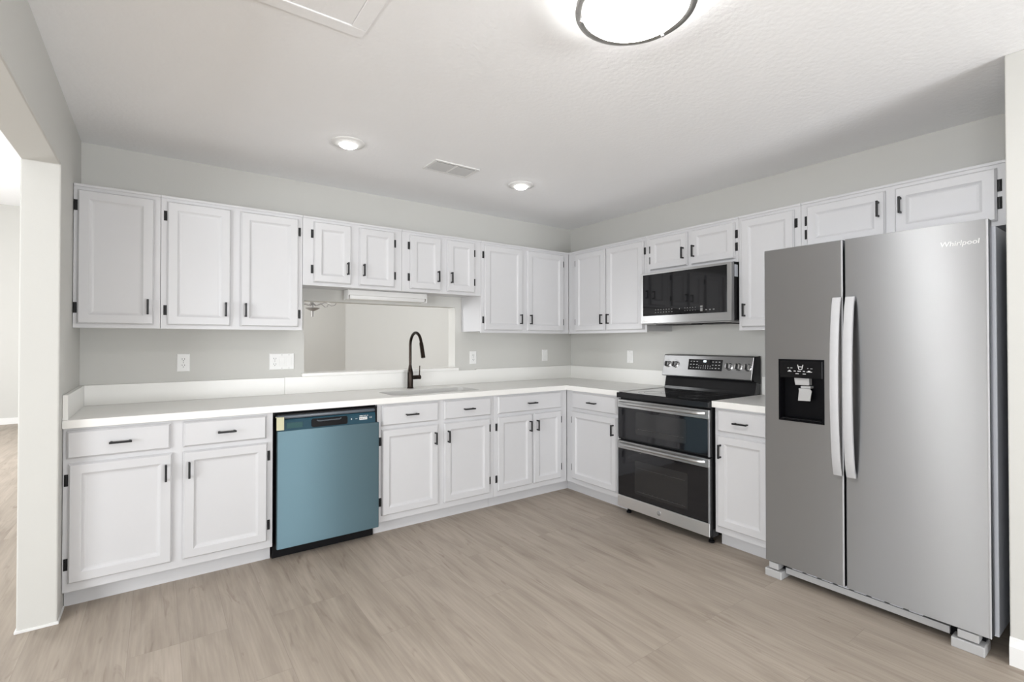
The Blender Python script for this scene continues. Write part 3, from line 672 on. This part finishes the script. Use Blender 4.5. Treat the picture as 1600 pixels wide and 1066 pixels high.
# ------------------------------------------------------------ ceiling fittings
def downlight(label, x, y):
    t = thing('recessed_downlight', label, 'ceiling light', (x, y, ZC), group='recessed ceiling lights')
    part('trim_ring', MB().lathe([(0.094, ZC-0.0005), (0.094, ZC-0.004), (0.090, ZC-0.008), (0.070, ZC-0.012), (0.050, ZC-0.016), (0.050, ZC-0.0005)], (x, y, 0), n=48, cap=False), M['plate'], t, smooth=True)
    part('lens', MB().lathe([(0.049, ZC-0.006), (0.049, ZC-0.017), (0.042, ZC-0.024), (0.02, ZC-0.028), (0.002, ZC-0.0285)], (x, y, 0), n=40), M['lamp_small'], t, smooth=True)
downlight('lit round recessed ceiling light left of the air vent', -2.575, -0.897)
downlight('lit round recessed ceiling light right of the air vent, nearer the corner', -1.299, -0.871)
lx, ly = -2.22, -2.71
t = thing('flush_mount_light', 'large lit round flush ceiling light with brushed nickel rim', 'ceiling light', (lx, ly, ZC))
part('rim', MB().lathe([(0.170, ZC-0.036), (0.184, ZC-0.040), (0.190, ZC-0.060), (0.193, ZC-0.078), (0.190, ZC-0.084), (0.178, ZC-0.086), (0.169, ZC-0.082), (0.166, ZC-0.060), (0.170, ZC-0.036)], (lx, ly, 0), n=64, cap=False), M['nickel'], t, smooth=True)
part('ceiling_plate', MB().lathe([(0.120, ZC-0.0005), (0.118, ZC-0.006), (0.10, ZC-0.008)], (lx, ly, 0), n=40), M['plate'], t, smooth=True)
part('glass_shade', MB().lathe([(0.10, ZC-0.0085), (0.140, ZC-0.016), (0.158, ZC-0.034), (0.164, ZC-0.060), (0.1645, ZC-0.080), (0.156, ZC-0.093), (0.14, ZC-0.102), (0.11, ZC-0.112), (0.07, ZC-0.119), (0.03, ZC-0.122), (0.002, ZC-0.1225)], (lx, ly, 0), n=64), M['lamp'], t, smooth=True)
for a in (math.radians(248), math.radians(8), math.radians(128)):
    part('clip', MB().lathe([(0.001, -0.007), (0.006, -0.004), (0.007, 0.0), (0.006, 0.004), (0.001, 0.007)], (lx+0.176*math.cos(a), ly+0.176*math.sin(a), ZC-0.087), n=14), M['chrome'], t, smooth=True)

vx, vy = -1.882, -0.872
t = thing('ceiling_vent', 'white double-grille air vent in the ceiling between the recessed lights', 'vent', (vx, vy, ZC))
fr = MB()
hx, hy = 0.165, 0.098
for a in ((-hx, hx, -hy, -hy+0.02), (-hx, hx, hy-0.02, hy), (-hx, -hx+0.02, -hy+0.02, hy-0.02), (hx-0.02, hx, -hy+0.02, hy-0.02), (-0.008, 0.008, -hy+0.02, hy-0.02)):
    fr.box(vx+a[0], vx+a[1], vy+a[2], vy+a[3], ZC-0.007, ZC-0.0005, bev=0.001)
part('frame', fr, M['plate'], t)
part('duct_opening', MB().box(vx-hx+0.018, vx+hx-0.018, vy-hy+0.018, vy+hy-0.018, ZC-0.0012, ZC-0.0004), M['vent_dark'], t)
for s in (-1, 1):
    sl = MB()
    for k in range(9):
        yy = vy-hy+0.043+k*0.0149
        c0, c1 = (vx-hx+0.021, vx-0.009) if s < 0 else (vx+0.009, vx+hx-0.021)
        sl.prism([(yy-0.006, ZC-0.0015), (yy+0.0055, ZC-0.0075), (yy+0.007, ZC-0.0068), (yy-0.0045, ZC-0.0010)], c0, c1, 'x')
    part('louvres', sl, M['vent_grey'], t)

# ------------------------------------------------------------ chandelier seen through the pass-through
cx_, cy_ = -1.93, 2.54
t = thing('chandelier', 'grey chandelier with curled arms glimpsed through the opening over the sink', 'chandelier', (cx_, cy_, 1.625))
part('finial', MB().lathe([(0.004, 1.623), (0.014, 1.630), (0.016, 1.590), (0.020, 1.660), (0.060, 1.680), (0.085, 1.695), (0.080, 1.701), (0.02, 1.705)], (cx_, cy_, 0), n=28), M['grey_metal'], t, smooth=True)
part('stem', MB().tube([(cx_, cy_, 1.695), (cx_, cy_, 2.1), (cx_, cy_, 2.6), (cx_, cy_, ZH-0.001)], [0.014, 0.012, 0.008, 0.008], 12), M['grey_metal'], t, smooth=True)
part('canopy', MB().lathe([(0.07, ZH-0.0005), (0.065, ZH-0.02), (0.02, ZH-0.045)], (cx_, cy_, 0), n=24), M['grey_metal'], t, smooth=True)
for k in range(5):
    a = 2*PI*k/5 - 0.62; ca, sa = math.cos(a), math.sin(a)
    pts = [(cx_+ca*r, cy_+sa*r, z) for r, z in ((0.01, 1.755), (0.05, 1.727), (0.10, 1.745), (0.15, 1.763), (0.19, 1.745), (0.23, 1.723), (0.27, 1.729), (0.29, 1.755))]
    ar = part('arm', MB().tube(pts, 0.0055, 10), M['grey_metal'], t, smooth=True)
    part('candle_cup', MB().lathe([(0.008, 1.755), (0.03, 1.767), (0.03, 1.773), (0.012, 1.775), (0.012, 1.855), (0.002, 1.857)], (cx_+ca*0.29, cy_+sa*0.29, 0), n=16), M['plate'], ar, smooth=True)
